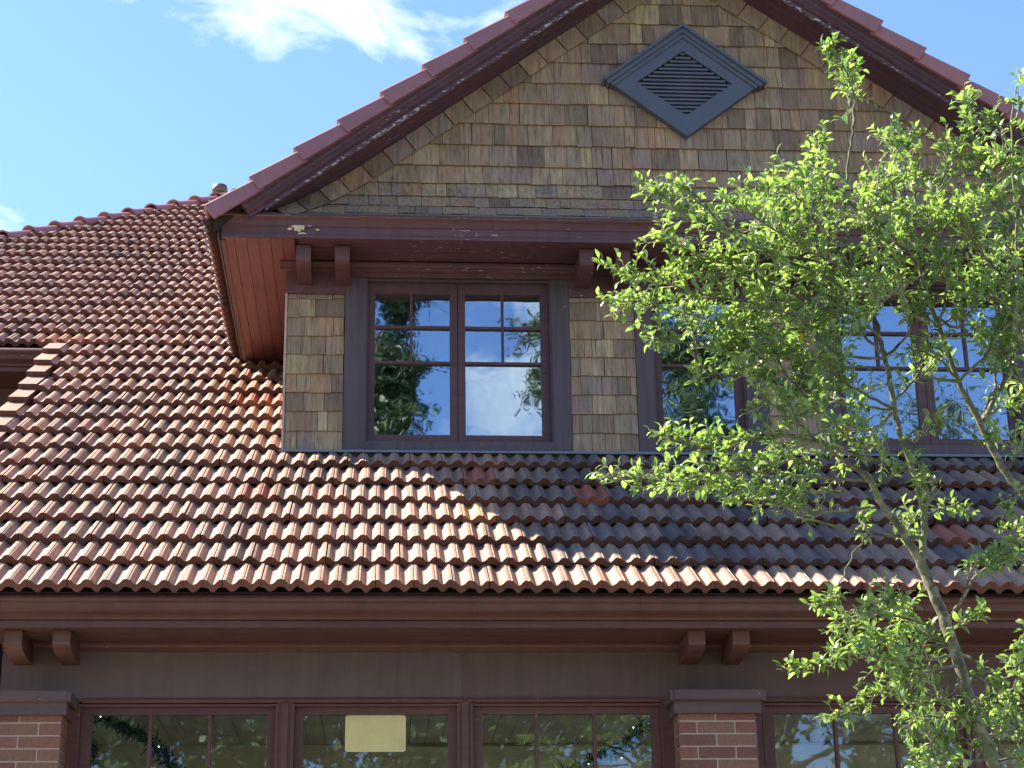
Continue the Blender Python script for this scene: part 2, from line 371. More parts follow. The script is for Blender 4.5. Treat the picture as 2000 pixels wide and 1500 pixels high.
# ---- cornice running along X (front wing and the recessed left wing)
def cornice(X0, X1, y, z, wall_h, first):
    g = [(0, 0), (-.005, -.012), (.004, -.024), (.020, -.034), (.028, -.048), (.032, -.066), (.045, -.074), (.075, -.082), (.092, -.092), (.095, -.105), (.30, -.105), (.30, .06), (.06, .035), (.012, .012)]
    mb = MB(); mb.extr(g, (0, y+.035, z-.012), (0, 1, 0), (0, 0, 1), (1, 0, 0), X0-.10, X1)
    a = mb.build('gutter', M_LOW, H)
    mb = MB(); mb.box(X0-.06, X1, y+.150, y+.172, z-.158, z-.12)
    mb.build('fascia', M_LOW, H)
    mb = MB(); zz = z-.140; yy = y+.176; k = 0
    while yy < y+.60-.005:
        mb.box(X0-.05, X1, yy, min(yy+.064, y+.60), zz-.012, zz, rnd.random()); yy += .068
    mb.box(X0-.05, X1, y+.174, y+.60, zz+.001, zz+.015, .5, 1)
    mb.build('soffit', [M_LOW, M_DARK], H)
    q = [(0, 0), (-.05, 0), (-.05, -.006), (-.034, -.012), (-.03, -.022), (-.022, -.026), (-.022, -.040), (-.012, -.046), (0, -.046)]
    mb = MB(); mb.extr(q, (0, y+.60, zz-.014), (0, 1, 0), (0, 0, 1), (1, 0, 0), X0, X1)
    mb.build('bed_moulding', M_LOW, H)
    mb = MB(); mb.box(X0, X1, y+.60, y+.80, z-wall_h, zz-.013)
    return mb.build('frieze_board', M_FRZ, H)
XF0 = -2.096
cornice(XF0, 8.0, D0, H0, .48, True)
# the closing boards of frieze bottom: head moulding
mb = MB(); mb.extr([(0, 0), (-.012, 0), (-.016, -.008), (-.006, -.020), (0, -.024)], (0, 10.406, 1.918), (0, 1, 0), (0, 0, 1), (1, 0, 0), -1.64, 1.62)
mb.extr([(0, 0), (-.012, 0), (-.016, -.008), (-.006, -.020), (0, -.024)], (0, 10.406, 1.918), (0, 1, 0), (0, 0, 1), (1, 0, 0), 2.16, 5.4)
mb.build('head_moulding', M_LOW, H)
# patch of greyer repaint on the frieze
mb = MB(); pts = [(-2.09, 2.20), (.36, 2.20), (.43, 2.19), (.47, 2.15), (.475, 2.05), (.48, 1.96), (.47, 1.925), (-2.09, 1.925)]
mb.extr(pts, (0, 10.405, 0), (1, 0, 0), (0, 0, 1), (0, -1, 0), 0, .0018)
o = mb.build('repainted_patch', paint_mat('grey brown paint', (.122, .078, .071), (.114, .076, .068), 0, .7, (3, 20, 8), .12, (.85, .85, .85)), H)
o['label'] = 'greyer repainted stretch of the frieze'
for px_ in (700, 925, 1255, 1620):
    p = at(px_, 1185, D0); mb = MB(); g_ = [(-.002, .002), (-.008, -.012), (.001, -.026), (.017, -.037), (.025, -.050), (.029, -.068), (.043, -.077), (.073, -.085), (.08, -.06), (.05, 0)]
    mb.extr(g_, (0, D0+.034, H0-.012), (0, 1, 0), (0, 0, 1), (1, 0, 0), p.x, p.x+.018); mb.build('gutter_joint', M_LOW, H)
# rotten hole in the fascia
mb = MB(); p = at(292, 1219, D0+.3); mb.extr([(-.045, 0), (-.02, .007), (.01, .009), (.04, .001), (.01, -.006), (-.03, -.005)], (p.x, D0+.148, p.z-.0), (1, 0, 0), (0, 0, 1), (0, -1, 0), 0, .002)
mb.build('rot_hole', M_DARK, H)
# recessed left wing
cornice(-9.0, VX+.03, 14.03, 5.42, 1.6, False)
mb = MB(); mb.box(-9, 8, 14.85, 15.0, -1.6, 5.2); mb.build('rear_wall', M_FRZ, H)
mb = MB(); mb.box(VX+.28, VX+.34, 10.62, 14.6, -1.6, 2.75)
mb.hexa([(VX+.28, 10.62, 2.75), (VX+.34, 10.62, 2.75), (VX+.34, 14.0, 2.75), (VX+.28, 14.0, 2.75), (VX+.28, 10.62, 2.80), (VX+.34, 10.62, 2.80), (VX+.34, 14.0, 5.15), (VX+.28, 14.0, 5.15)])
mb.build('side_wall', M_FRZ, H)
# brackets under the lower cornice
def bracket(X, w, y0, y1, zt, h):
    mb = MB(); hh = h; dp = y1-y0; n = 7
    pr = [(0, 0), (0, -hh*.55)]+[(dp*.55*(1-math.cos(math.pi/2*i/n))+0*dp, -hh*.55-hh*.42*math.sin(math.pi/2*i/n)) for i in range(1, n+1)]+[(dp, -hh), (dp, 0)]
    mb.extr(pr, (0, y0, zt), (0, 1, 0), (0, 0, 1), (1, 0, 0), X, X+w, rnd.random())
    return mb
for X in (-2.021, -1.762, 1.723, 1.972, 5.45, 5.70):
    bracket(X, .094, 10.035, 10.398, 2.226, .118).build('bracket', M_LOW, H)
# brick pillars
def pillar(x0, x1):
    p = thing('brick_pillar', ((x0+x1)/2, 10.3, -1.6), 'x', 'x'); del p['label'], p['category']; p.parent = H; p.location = Vector(((x0+x1)/2, 10.3, -1.6))-H.location
    y0, y1 = 10.2, 10.60
    mb = MB(); mb.box(x0+.006, x1-.006, y0+.006, y1-.006, -1.6, 1.80, .5, 1)
    z = 1.796; r = 0; ph = .0695; bh = .0605
    while z > -1.55:
        zb = z-(.040 if r == 0 else bh); off = .1065 if r % 2 == 0 else 0.0
        xx = x0+(-.0)+(.0 if r % 2 == 0 else -.1065)
        xs = []
        while xx < x1-.001:
            a_, b_ = max(xx, x0), min(xx+.2027, x1)
            if b_-a_ > .02: xs.append((a_, b_))
            xx += .2127
        for i, (a_, b_) in enumerate(xs):
            if i == len(xs)-1: b_ = x1
            j = rr.uniform(0, .0015); mb.box(a_, b_, y0-j, y0+.09, zb, z, rr.random())
        for (sx0, sx1) in ((x0-.001, x0+.09), (x1-.09, x1+.001)):
            yy = y0+.091+(.0 if r % 2 else .1)
            mb.box(sx0, sx1, y0+.0915, yy if yy > y0+.1 else y0+.19, zb, z, rr.random())
            mb.box(sx0, sx1, y0+.20, y1, zb, z, rr.random())
        z = zb-(.009); r += 1
        if r > 46: break
    body = mb.build('brickwork', [M_BR, M_MORT], p)
    mb = MB()
    mb.extr([(0, 0), (-.055, 0), (-.055, -.05), (-.045, -.058), (-.028, -.064), (-.028, -.125), (0, -.125)], (0, 10.19, 1.915), (0, 1, 0), (0, 0, 1), (1, 0, 0), x0-.028, x1+.028, .4)
    mb.box(x0-.020, x1+.020, 10.1905, 10.6, 1.7915, 1.912)
    mb.box(x0-.05, x0-.0285, 10.140, 10.6, 1.857, 1.9135); mb.box(x1+.0285, x1+.05, 10.140, 10.6, 1.857, 1.9135)
    mb.build('capital', M_CAP, p)
M_CAP = paint_mat('pillar cap paint', (.10, .058, .052), (.115, .066, .058), .1, speck=.5)
pillar(-2.147, -1.711); pillar(1.673, 2.109); pillar(5.49, 5.93)

# ---- windows
def window(name, lab, X0, X1, Z0, Z1, y, glass, casing, gm, mc, ms, rec=.05, sill=True, sashes=None, head=None):
    """glass: list of (gx0,gx1,gz0,gz1,[x muntins (x,z0,z1)],[z muntins])"""
    w = thing(name, ((X0+X1)/2, y, Z0), 'x', 'x'); del w['label'], w['category']; w.parent = H; w.location = Vector(((X0+X1)/2, y, Z0))-H.location
    if lab: w['label'] = lab
    cl, cr, cb, ct = casing
    mb = MB()
    if cl: mb.box(X0-cl, X0, y-.022, y+.03, Z0-cb, Z1)
    if cr: mb.box(X1, X1+cr, y-.022, y+.03, Z0-cb, Z1)
    if cb: mb.box(X0+.0005, X1-.0005, y-.026, y+.06, Z0-cb+.001, Z0)
    if ct: mb.box(X0-cl, X1+cr, y-.020, y+.03, Z1+.0005, Z1+ct)
    mb.box(X0-.003, X0+.012, y-.010, y+rec+.10, Z0+.0005, Z1-.0005); mb.box(X1-.012, X1+.003, y-.010, y+rec+.10, Z0+.0005, Z1-.0005)
    mb.box(X0+.0125, X1-.0125, y+.003, y+rec+.10, Z1-.014, Z1-.0008); mb.box(X0+.0125, X1-.0125, y-.004, y+rec+.10, Z0+.0008, Z0+.014)
    mb.build('casing', mc, w)
    for i, (gx0, gx1, gz0, gz1, mx_, mz) in enumerate(glass):
        sx0 = X0+.013 if i == 0 else (glass[i-1][1]+gx0)/2+.002
        sx1 = X1-.013 if i == len(glass)-1 else (gx1+glass[i+1][0])/2-.002
        sz0, sz1 = Z0+.015, Z1-.015
        mb = MB(); ya, yb = y+rec-.018, y+rec+.024
        mb.box(sx0, gx0, ya, yb, sz0, sz1); mb.box(gx1, sx1, ya, yb, sz0, sz1)
        mb.box(gx0+.0005, gx1-.0005, ya, yb, sz0, gz0); mb.box(gx0+.0005, gx1-.0005, ya, yb, gz1, sz1)
        for (x, z0, z1) in mx_: mb.box(x-.009, x+.009, ya+.004, yb, z0+.0005, z1-.0005)
        for z in mz: mb.box(gx0+.001, gx1-.001, ya+.002, yb-.002, z-.009, z+.009)
        mb.build('sash', ms, w)
        mb = MB(); mb.box(gx0-.004, gx1+.004, y+rec+.008, y+rec+.011, gz0-.004, gz1+.004)
        mb.build('pane', gm, w)
    return w
GZ0, GZ1, MZ1, MZ2 = 3.978, 5.015, 4.765, 4.503
def gl(x0, x1, mid=None):
    mid = mid or (x0+x1)/2
    return (x0, x1, GZ0, GZ1, [(mid, MZ2+.009, MZ1-.009), (mid, MZ1+.009, GZ1)], [MZ1, MZ2])
window('dormer_window', 'left dormer window reflecting sky and trees', -.105, 1.175, 3.907, 5.105, YW, [gl(-.042, .474, .207), gl(.580, 1.104, .840)], (.145, .125, .06, 0), M_GLU, M_CASE, M_SASH, .06)
window('dormer_window', 'narrow middle dormer window partly behind the tree', 1.875, 2.515, 3.907, 5.105, YW, [gl(1.940, 2.447)], (.120, .150, .06, 0), M_GLU, M_CASE, M_SASH, .06)
window('dormer_window', 'right dormer window mostly hidden by branches', 3.155, 4.435, 3.907, 5.105, YW, [gl(3.222, 3.735), gl(3.852, 4.370)], (.125, .145, .06, 0), M_GLU, M_CASE, M_SASH, .06)
LZ0, LZ1 = -.80, 1.836
YL = 10.405
def lg(x0, x1, ms): return (x0, x1, LZ0, LZ1, [(x, LZ0, LZ1) for x in ms], [])
lows = [(-1.655, -.555, (-1.583, -.614), (-1.262, -.933)), (-.475, .460, (-.415, .399), ()), (.525, 1.615, (.593, 1.555), (.900, 1.230)),
        (2.190, 3.375, (2.259, 3.322), (2.619, 2.968)), (3.455, 4.40, (3.52, 4.335), ()), (4.48, 5.43, (4.545, 5.365), (4.82, 5.09))]
labs = ['left ground-floor window with a dark garland behind it', 'ground-floor window with a yellow panel on its glass', 'ground-floor window left of the right brick pillar', 'ground-floor window right of the brick pillar', None, None]
for (a_, b_, gxs, ms), lb in zip(lows, labs):
    window('ground_floor_window', lb, a_, b_, -.87, 1.890, YL, [lg(gxs[0], gxs[1], ms)], (0, 0, 0, 0), M_GLL, M_LOW, M_LOW, .05)
mb = MB()                                               # mullion posts and sill wall
for x0, x1 in ((-1.71, -1.656), (-.554, -.476), (.461, .524), (1.616, 1.672), (2.110, 2.189), (3.376, 3.454), (4.401, 4.479), (5.431, 5.489)):
    mb = MB(); mb.box(x0, x1, YL-.006, YL+.14, -.87, 1.9)
    if .07 > x1-x0 > .06 or abs(x1-x0-.078) < .001: mb.box((x0+x1)/2-.018, (x0+x1)/2+.018, YL-.018, YL-.0065, -.87, 1.892)
    mb.build('mullion_post', M_LOW, H)
mb = MB(); mb.box(-2.09, 8, YL, YL+.17, -1.6, -.871); mb.build('sill_wall', M_FRZ, H)
# room behind the ground floor windows
mb = MB(); xx = -2.05
while xx < 7.9:
    mb.box(xx, xx+.115, 10.62, 14.8, 2.16, 2.175, rnd.random()); xx += .12
mb.build('room_ceiling', M_CEIL, H)
mb = MB(); mb.box(-2.09, 8, 10.6, 14.84, 2.18, 2.2); mb.build('ceiling_backing', M_DARK, H)
mb = MB(); mb.box(-2.1, 8, 13.5, 13.6, .1, 2.155); mb.build('room_back_wall', M_INWALL, H)
mb = MB(); mb.extr([(0, 0), (-.05, 0), (-.03, -.03), (0, -.06)], (0, 13.497, 2.13), (0, 1, 0), (0, 0, 1), (1, 0, 0), -.1, 8); mb.build('room_crown_moulding', M_PALE, H)
mb = MB(); mb.box(-2.1, 8, 10.6, 14.8, -1.59, -1.5); mb.build('room_floor', plain('pale floor', (.5, .45, .38), .5, 2), H)

# ---- dormer walls
mb = MB()                                               # backing boards around the windows
mb.box(-.645, -.25, YW+.005, YW+.10, 3.75, 5.3); mb.box(1.30, 1.755, YW+.005, YW+.10, 3.75, 5.3)
mb.box(2.666, 3.029, YW+.005, YW+.10, 3.75, 5.3); mb.box(4.581, 5.03, YW+.005, YW+.10, 3.75, 5.3)
mb.box(-.25, 1.30, YW+.006, YW+.10, 5.106, 5.3); mb.box(1.755, 2.666, YW+.006, YW+.10, 5.106, 5.3); mb.box(3.029, 4.581, YW+.006, YW+.10, 5.106, 5.3)
mb.build('dormer_wall', M_DARK, H)
mb = MB()
mb.box(-.650, 5.035, YW-.026, YW+.004, 5.108, 5.2)
for x0, x1 in ((-.650, -.2505), (1.3005, 1.7545), (2.6655, 3.0295), (4.5805, 5.035)): mb.box(x0, x1, YW-.026, YW+.004, 4.978, 5.1075)
mb.build('dormer_frieze', M_TRIM, H)
q = [(0, 0), (-.06, 0), (-.06, -.010), (-.046, -.018), (-.04, -.028), (-.026, -.034), (-.024, -.048), (-.010, -.056), (0, -.056)]
mb = MB(); mb.extr(q, (0, YW-.027, 5.195), (0, 1, 0), (0, 0, 1), (1, 0, 0), -.70, 5.085)
mb.build('bed_moulding', M_TRIM, H)
for a_ in (-.645, 4.985):
    mb = MB(); mb.box(a_, a_+.045, YW+.101, 14.2, 3.7, 5.2); mb.build('dormer_side_wall', M_SH, H)
mb = MB(); mb.box(-.58, 4.97, YW+.9, YW+.95, 3.5, 5.3); mb.box(-.58, 4.97, YW+.12, YW+.9, 5.25, 5.29); mb.box(-.58, 4.97, YW+.12, YW+.9, 3.5, 3.55); mb.build('dormer_room', plain('dark room', (.03, .035, .04), .8), H)
# cedar shingles
def shingle_course(mb, x0, x1, z0, z1, y0, ylean=.012, wmin=.075, wmax=.2, yb=None, zb=None):
    """one course on a wall facing -Y; bottom edge (y0,z0) proud, top edge (yb,z1)"""
    x = x0; yb = y0+ylean if yb is None else yb
    while x < x1-.004:
        w = rnd.uniform(wmin, wmax) if rnd.random() < .8 else wmin*.9
        xe = min(x+w, x1)
        if x1-xe < .035: xe = x1
        j = rnd.uniform(-.004, .004); s = rnd.uniform(-.002, .002); py = rnd.uniform(0, .003); t_ = rnd.random(); g_ = .0028
        if rnd.random() < .08: g_ = .006
        mb.hexa([(x, y0-py, z0+j), (xe-g_, y0-py, z0+j+s), (xe-g_, y0+.007, z0+j+s), (x, y0+.007, z0+j),
                 (x, yb, z1), (xe-g_+rnd.uniform(-.001, .001), yb, z1), (xe-g_, yb+.006, z1), (x, yb+.006, z1)], t_)
        x = xe
def shingle_panel(x0, x1):
    mb = MB(); z = 3.842; zs = []
    n = 8; ex = (4.976-3.845)/8.25
    for i in range(n+1):
        za = 3.845+(i)*ex; zb_ = min(za+ex+.01, 4.977)
        shingle_course(mb, x0+rnd.uniform(0, .003), x1, za, zb_, YW-.020, .012)
    return mb.build('shingle_panel', M_SH, H)
shingle_panel(-.645, -.2512); shingle_panel(1.3012, 1.7538); shingle_panel(2.6662, 3.0288); shingle_panel(4.5812, 5.03)
mb = MB(); mb.box(-.660, -.6455, YW-.024, YW+.1, 3.84, 4.977); mb.build('corner_bead', M_PATCH if False else plain('weathered edge', (.5, .36, .28), .8, 20), H)
# gable face: flared foot then flat
cur = [(11.335, 5.335), (11.455, 5.425), (11.543, 5.527), (11.598, 5.629), (11.622, 5.745), (11.63, 5.884)]
z = 5.884
while z < 7.7: z += .168; cur.append((11.63, z))
def rake_in(zc): return (ZA-.20-zc)/RS                   # half width of the shingle field at height zc (under the rake)
mb = MB()
for i in range(len(cur)-1):
    (ya, za), (yb_, zb_) = cur[i], cur[i+1]
    hl = min((ZP-.16-za)/RSL, XP+1.06); hr = min((ZP-.16-za)/RSR, 5.47-XP); hw = hl
    if hw < .05: break
    ny = -.014
    shingle_course(mb, XP-hl, XP+hr, za, zb_+.012 if i > 5 else zb_+.006, ya+ny, yb=yb_+.002, wmin=.08, wmax=.21)
mb.build('gable_shingles', M_SH, H)
mb = MB()                                               # closed wall behind the shingles, following the flare
pr = [(y+.012, z) for y, z in cur[:6]]+[(11.642, 5.9)]
for (ya, za), (yb_, zb_) in zip(pr[:-1], pr[1:]):
    mb.extr([(ya, za), (yb_, zb_-.0005), (11.78, zb_-.0005), (11.78, za)], (0, 0, 0), (0, 1, 0), (0, 0, 1), (1, 0, 0), XP-(ZP-.2-zb_)/RSL, XP+(ZP-.2-zb_)/RSR)
mb.extr([(-2.3, 5.901), (2.4, 5.901), (0, 7.66)], (XP, 11.645, 0), (1, 0, 0), (0, 0, 1), (0, 1, 0), 0, .13)
mb.build('gable_wall', M_DARK, H)
# border shingles along both rakes
mb = MB()
for sg in (-1, 1):
    RS, hx = rside(sg); ct, stt = math.cos(math.atan(RS)), math.sin(math.atan(RS))
    A = Vector((-sg*ct, 0, stt)); Bn = Vector((sg*stt, 0, ct)) # up the rake ; outward normal (up)
    O = Vector((XP+sg*(hx+.09), 0, ZP-RS*(hx+.09)-.155)); s = .16
    while s < hx/ct+.05:
        w = rnd.uniform(.165, .195)
        p = lambda a_, n_, y: O+A*a_+Bn*n_+Vector((0, y, 0))
        P = [p(s, -.215, 0), p(s+w-.004, -.215, 0), p(s+w-.004, -.03, 0), p(s, -.03, 0)]
        j = rnd.uniform(0, .004); f = []
        def fl(v):
            z_ = v.z
            if z_ > cur[5][1]: return 11.63
            for (y1, z1), (y2, z2) in zip(cur[:5], cur[1:6]):
                if z_ < z2: return y1+(y2-y1)*max(0, (z_-z1)/(z2-z1))
            return 11.63
        # lap: the upper end lies under the next one
        ys = [-.034-j, -.024-j, -.022-j, -.030-j]
        if P[0].z > 5.30:
            mb.hexa([Vector((P[i].x, fl(P[i])+ys[i]+.008, P[i].z)) for i in range(4)]+[Vector((P[i].x, fl(P[i])+ys[i], P[i].z)) for i in range(4)], rnd.choice((.05, .3, .45, .6, .9, .2)))
        s += w
mb.build('rake_border_shingles', M_SH, H)
# diamond vent
vx, vz, ow, oh, iw, ih = 2.150, 6.55, .545, .427, .345, .262
def dia(hw, hh): return [Vector((vx-hw, 0, vz)), Vector((vx, 0, vz-hh)), Vector((vx+hw, 0, vz)), Vector((vx, 0, vz+hh))]
gv = thing('gable_vent', (vx, 11.6, vz), 'x', 'x'); del gv['label'], gv['category']; gv.parent = H; gv.location = Vector((vx, 11.6, vz))-H.location
gv['label'] = 'slate grey diamond louvre vent'
mb = MB(); o_, i_ = dia(ow, oh), dia(iw, ih)
for k in range(4):
    k2 = (k+1) % 4; y0, y1 = 11.565, 11.64
    vs = [Vector((v.x, y, v.z)) for y in (y0, y1) for v in (o_[k], o_[k2], i_[k2], i_[k])]
    mb.hexa(vs)
mb.build('vent_frame', M_VENT, gv)
mb = MB()
for sg in (-1, 1):                                      # stepped cap moulding over the two upper sides
    dx, dz = sg*ow, -oh; L = math.hypot(ow, oh); D = Vector((dx/L, 0, dz/L)); Nn = Vector((-D.z*sg*1.0, 0, D.x*sg)); Nn = Vector((sg*oh/L, 0, ow/L))
    for (n0, n1, ya, ext) in ((-.048, -.020, 11.553, .0), (-.0195, .012, 11.540, .02), (.0125, .034, 11.522, .035)):
        O = Vector((vx, 0, vz+oh)); tt = ow/oh
        vs = []
        for y in (ya, 11.64):
            for (n_, e_) in ((n0, 0), (n1, 0), (n1, L+ext), (n0, L+ext)):
                p = O+Nn*n_+D*e_
                if e_ == 0: p = Vector((vx, 0, vz+oh+n_*L/ow))
                p.y = y; vs.append(p)
        mb.hexa(vs)
mb.build('vent_cap_moulding', M_VENT, gv)
mb = MB(); n = 17; st = 2*ih/n
for k in range(n):
    z = vz-ih+st*(k+.5); hw = iw*(1-abs(z-vz)/ih)-.004
    if hw > .015: mb.extr([(11.574, z-.013), (11.588, z-.013), (11.626, z+.012), (11.622, z+.018), (11.574, z+.003)], (0, 0, 0), (0, 1, 0), (0, 0, 1), (1, 0, 0), vx-hw, vx+hw)
mb.build('louvre_slats', M_VENT, gv)
mb = MB(); mb.extr([(-iw, 0), (0, -ih), (iw, 0), (0, ih)], (vx, 11.632, vz), (1, 0, 0), (0, 0, 1), (0, 1, 0), 0, .006); mb.build('vent_backing', M_DARK, gv)

# ---- rake boards, rake soffit, rake tiles
for sg in (-1, 1):
    RS, hx = rside(sg); ct, stt = math.cos(math.atan(RS)), math.sin(math.atan(RS))
    A = Vector((-sg*ct, 0, stt)); Bn = Vector((sg*stt, 0, ct)); Yv = Vector((0, 1, 0))
    O = Vector((XP+sg*hx, 0, ZP-RS*hx)); LL = hx/ct
    # crown moulding under the tile: n measured from tile top line
    pr = [(11.225, -.105), (11.235, -.125), (11.252, -.132), (11.262, -.150), (11.262, -.165), (11.278, -.178), (11.296, -.188), (11.300, -.205), (11.32, -.205), (11.45, -.08), (11.3, -.06), (11.225, -.08)]
    mb = MB(); mb.extr(pr, O, Yv, Bn, A, .12, LL+.0)
    mb.build('rake_crown', M_RAKE, H)
    mb = MB(); mb.extr([(11.284, -.206), (11.284, -.216), (11.292, -.222), (11.312, -.222), (11.312, -.206)], O, Yv, Bn, A, .24, LL)
    mb.build('rake_bead', M_BEAD, H)
    mb = MB()
    for j in range(4):
        ya = 11.315+j*.084; mb.extr([(ya, -.2065), (ya+.080, -.2065), (ya+.080, -.190), (ya, -.190)], O, Yv, Bn, A, .22, LL)
    mb.build('rake_soffit', M_RAKE, H)
    mb = MB(); s = -.10; i = 0
    while s < LL-.05:
        tn = rnd.uniform(0, .5) if sg < 0 else rnd.uniform(.5, 1); dy = rnd.uniform(-.004, .004); e = .362
        def P(a_, y, n_): return O+A*a_+Vector((0, y, 0))+Bn*n_
        # box tile: the lower end stands proud of the upper end of the one below
        lo, hi = .034, .0
        q = [(11.195+dy, -.125), (11.195+dy, -.042), (11.203+dy, -.032), (11.42, -.030), (11.42, -.05), (11.218+dy, -.055), (11.218+dy, -.125)]
        vs = []
        for (ss, dn, yy) in ((s, lo, -.016), (s+e+.03, hi, .004)):
            for (y, n_) in q: vs.append(P(ss, y+yy, n_+dn*(1 if n_ > -.1 else .15)))
        k = len(q); mb.add(vs, [(a1, (a1+1) % k, k+(a1+1) % k, k+a1) for a1 in range(k)]+[tuple(range(k)), tuple(range(2*k-1, k-1, -1))], tn)
        s += e; i += 1
    mb.build('rake_tiles', M_RTILE, H)
# dormer roof slopes (tiles along the eave edges show from below)
for sg in (-1, 1):
    RS, hx = rside(sg); ct, stt = math.cos(math.atan(RS)), math.sin(math.atan(RS)); hx += .065
    U = Vector((0, 1, 0)); V = Vector((-sg*ct, 0, stt)); NN = Vector((sg*stt, 0, ct)); O = Vector((XP+sg*hx, 11.40, ZP-RS*hx-.085))
    if sg > 0: U = Vector((0, -1, 0)); O.y = 18.5
    mb = MB(); vmax = hx/ct
    def ins(u, v, r, sg=sg):
        x = XP+sg*hx-sg*ct*v; z_ = dormz(x); Y = 11.4+u if sg < 0 else 18.5-u
        return 11.45 < Y and v < vmax and roofz(Y) < z_+.1
    tiles(mb, O, U, V, NN, range(0, 12), (0, 7.1), ins, 9)
    mb.build('dormer_roof', [M_TT, M_TE], H)
    mb = MB()
    P = lambda x, y, dz: (x, y, dormz(x)-.09+dz)
    xe = XP+sg*(hx-.04); ye = 14.05; xt = XP; yt = 17.6
    mb.hexa([P(xe, 11.33, -.06), P(xt, 11.33, -.06), P(xt, yt, -.06), P(xe, ye, -.06), P(xe, 11.33, -.01), P(xt, 11.33, -.01), P(xt, yt, -.01), P(xe, ye, -.01)])
    mb.build('dormer_roof_deck', M_DARK, H)
mb = MB(); mb.tube([(XP, 11.2, ZP-.02), (XP, 17.8, ZP-.02)], [.12, .12], 12); mb.build('dormer_ridge_cap', M_RTILE, H)

# ---- dormer eave: front crown, side crowns, soffits, brackets
fc = [(0, .165), (-.055, .165), (-.06, .150), (-.052, .135), (-.036, .122), (-.024, .104), (-.020, .088), (-.010, .082), (-.010, .030), (-.018, .024), (-.018, .0), (0, 0)]
mb = MB(); mb.extr(fc, (0, 11.385, 5.195), (0, 1, 0), (0, 0, 1), (1, 0, 0), -1.075, 2*XA+1.075)
mb.build('eave_crown', M_TRIM, H)
mb = MB(); zz = 5.198; y = 11.388
while y < YW-.10:
    mb.box(-.56, 4.97, y, min(y+.066, YW-.09), zz, zz+.014, rnd.random()); y += .069
mb.box(-1.02, 5.43, 11.39, YW-.03, zz+.015, zz+.03, .5, 1)
mb.build('eave_soffit', [M_TRIM, M_DARK], H)
for sg in (-1, 1):
    X = lambda a_: XA+sg*a_
    mb = MB(); side = [(0, .165), (.055, .165), (.06, .150), (.052, .135), (.036, .122), (.024, .104), (.020, .088), (.010, .082), (.010, .030), (.018, .024), (.018, 0), (0, 0)]
    mb.extr(side, (XA+sg*3.292, 0, 5.195), (sg*.62, 0, 0), (0, 0, 1), (0, 1, 0), 11.372, 13.85)
    mb.extr([(0, -.006), (.03, -.006), (.03, .012), (0, .012)], (XA+sg*3.285, 0, 5.195), (sg*-1, 0, 0), (0, 0, 1), (0, 1, 0), 11.41, 13.8)
    mb.build('side_eave_crown', M_TRIM, H)
    mb = MB(); x = 3.275
    while x > 2.86:
        mb.extr([(0, 0), (.078, 0), (.078, .014), (0, .014)], (XA+sg*x, 0, 5.196+rnd.uniform(0, .003)), (-sg, 0, 0), (0, 0, 1), (0, 1, 0), 11.388, 14.3, rnd.random()); 
        x -= .081
    o = mb.build('side_soffit', M_SOF, H); o['label'] = 'bare reddish board soffit of the side eave'
    mb = MB(); mb.extr([(0, 0), (.07, 0), (.07, .02), (0, .02)], (XA+sg*3.365, 0, 5.345), (-sg, 0, 0), (0, 0, 1), (0, 1, 0), 11.36, 13.9); mb.build('eave_gutter', M_DARK, H)
for X in (-.578, -.317, 1.346, 1.595, 2.72, 2.97, 4.62, 4.88):
    bracket(X, .098, 11.47, YW-.027, 5.19, .15).build('bracket', M_TRIM, H)
# flashing at the foot of the dormer wall
mb = MB(); mb.extr([(0, 0), (-.055, -.012), (-.06, -.03), (-.052, -.03), (-.045, -.018), (0, -.01)], (0, YW-.024, 3.842), (0, 1, 0), (0, 0, 1), (1, 0, 0), -.67, 5.05)
mb.box(-.655, 5.04, YW-.0235, YW+.02, 3.70, 3.838, .5, 0)
mb.build('flashing', M_FLASH, H)
# flaking bare-wood patches on the dormer eave
for (px, py, w, h) in ((584, 443, 15, 9), (604, 437, 7, 5), (566, 446, 5, 3), (590, 455, 9, 2), (620, 448, 4, 2)):
    mb = MB(); p = at(px, py, 11.36); pts = []
    for k in range(17):
        a_ = 2*math.pi*k/17; f = rnd.uniform(.6, 1.2); pts.append((math.cos(a_)*w/290*f, math.sin(a_)*h/290*f))
    mb.extr(pts, (p.x, 11.3640, p.z), (1, 0, 0), (0, 0, 1), (0, -1, 0), -.010, .0)
    o = mb.build('bare_wood_patch', M_PATCH, H); o['label'] = 'yellowish bare wood where the paint has peeled'

# ---------------------------------------------------------------- things behind the ground floor glass
p = thing('yellow_panel', (-.01, 10.56, 1.62), 'plain yellow rectangular panel fixed flat against the ground-floor window glass', 'panel')
mb = MB(); x0, x1, z0, z1 = -.177, .159, 1.630, 1.834; r = .012
pts = []
for cx, cz, a0 in ((x1-r, z1-r, 0), (x0+r, z1-r, 90), (x0+r, z0+r, 180), (x1-r, z0+r, 270)):
    for k in range(4): a_ = math.radians(a0+30*k); pts.append((cx+r*math.cos(a_), cz+r*math.sin(a_)))
mb.extr(pts, (0, 10.4560, 0), (1, 0, 0), (0, 0, 1), (0, 1, 0), 0, .006); mb.build('board', M_YEL, p)
mb = MB()
for a_, b_, c_, d_ in ((x0+.006, x1-.006, z0-.001, z0+.005), (x0-.001, x0+.004, z0+.006, z1-.01), (x1-.004, x1+.001, z0+.006, z1-.01)): mb.box(a_, b_, 10.4545, 10.4558, c_, d_)
mb.build('rim', plain('pale yellow rim', (.75, .66, .35), .4), p)
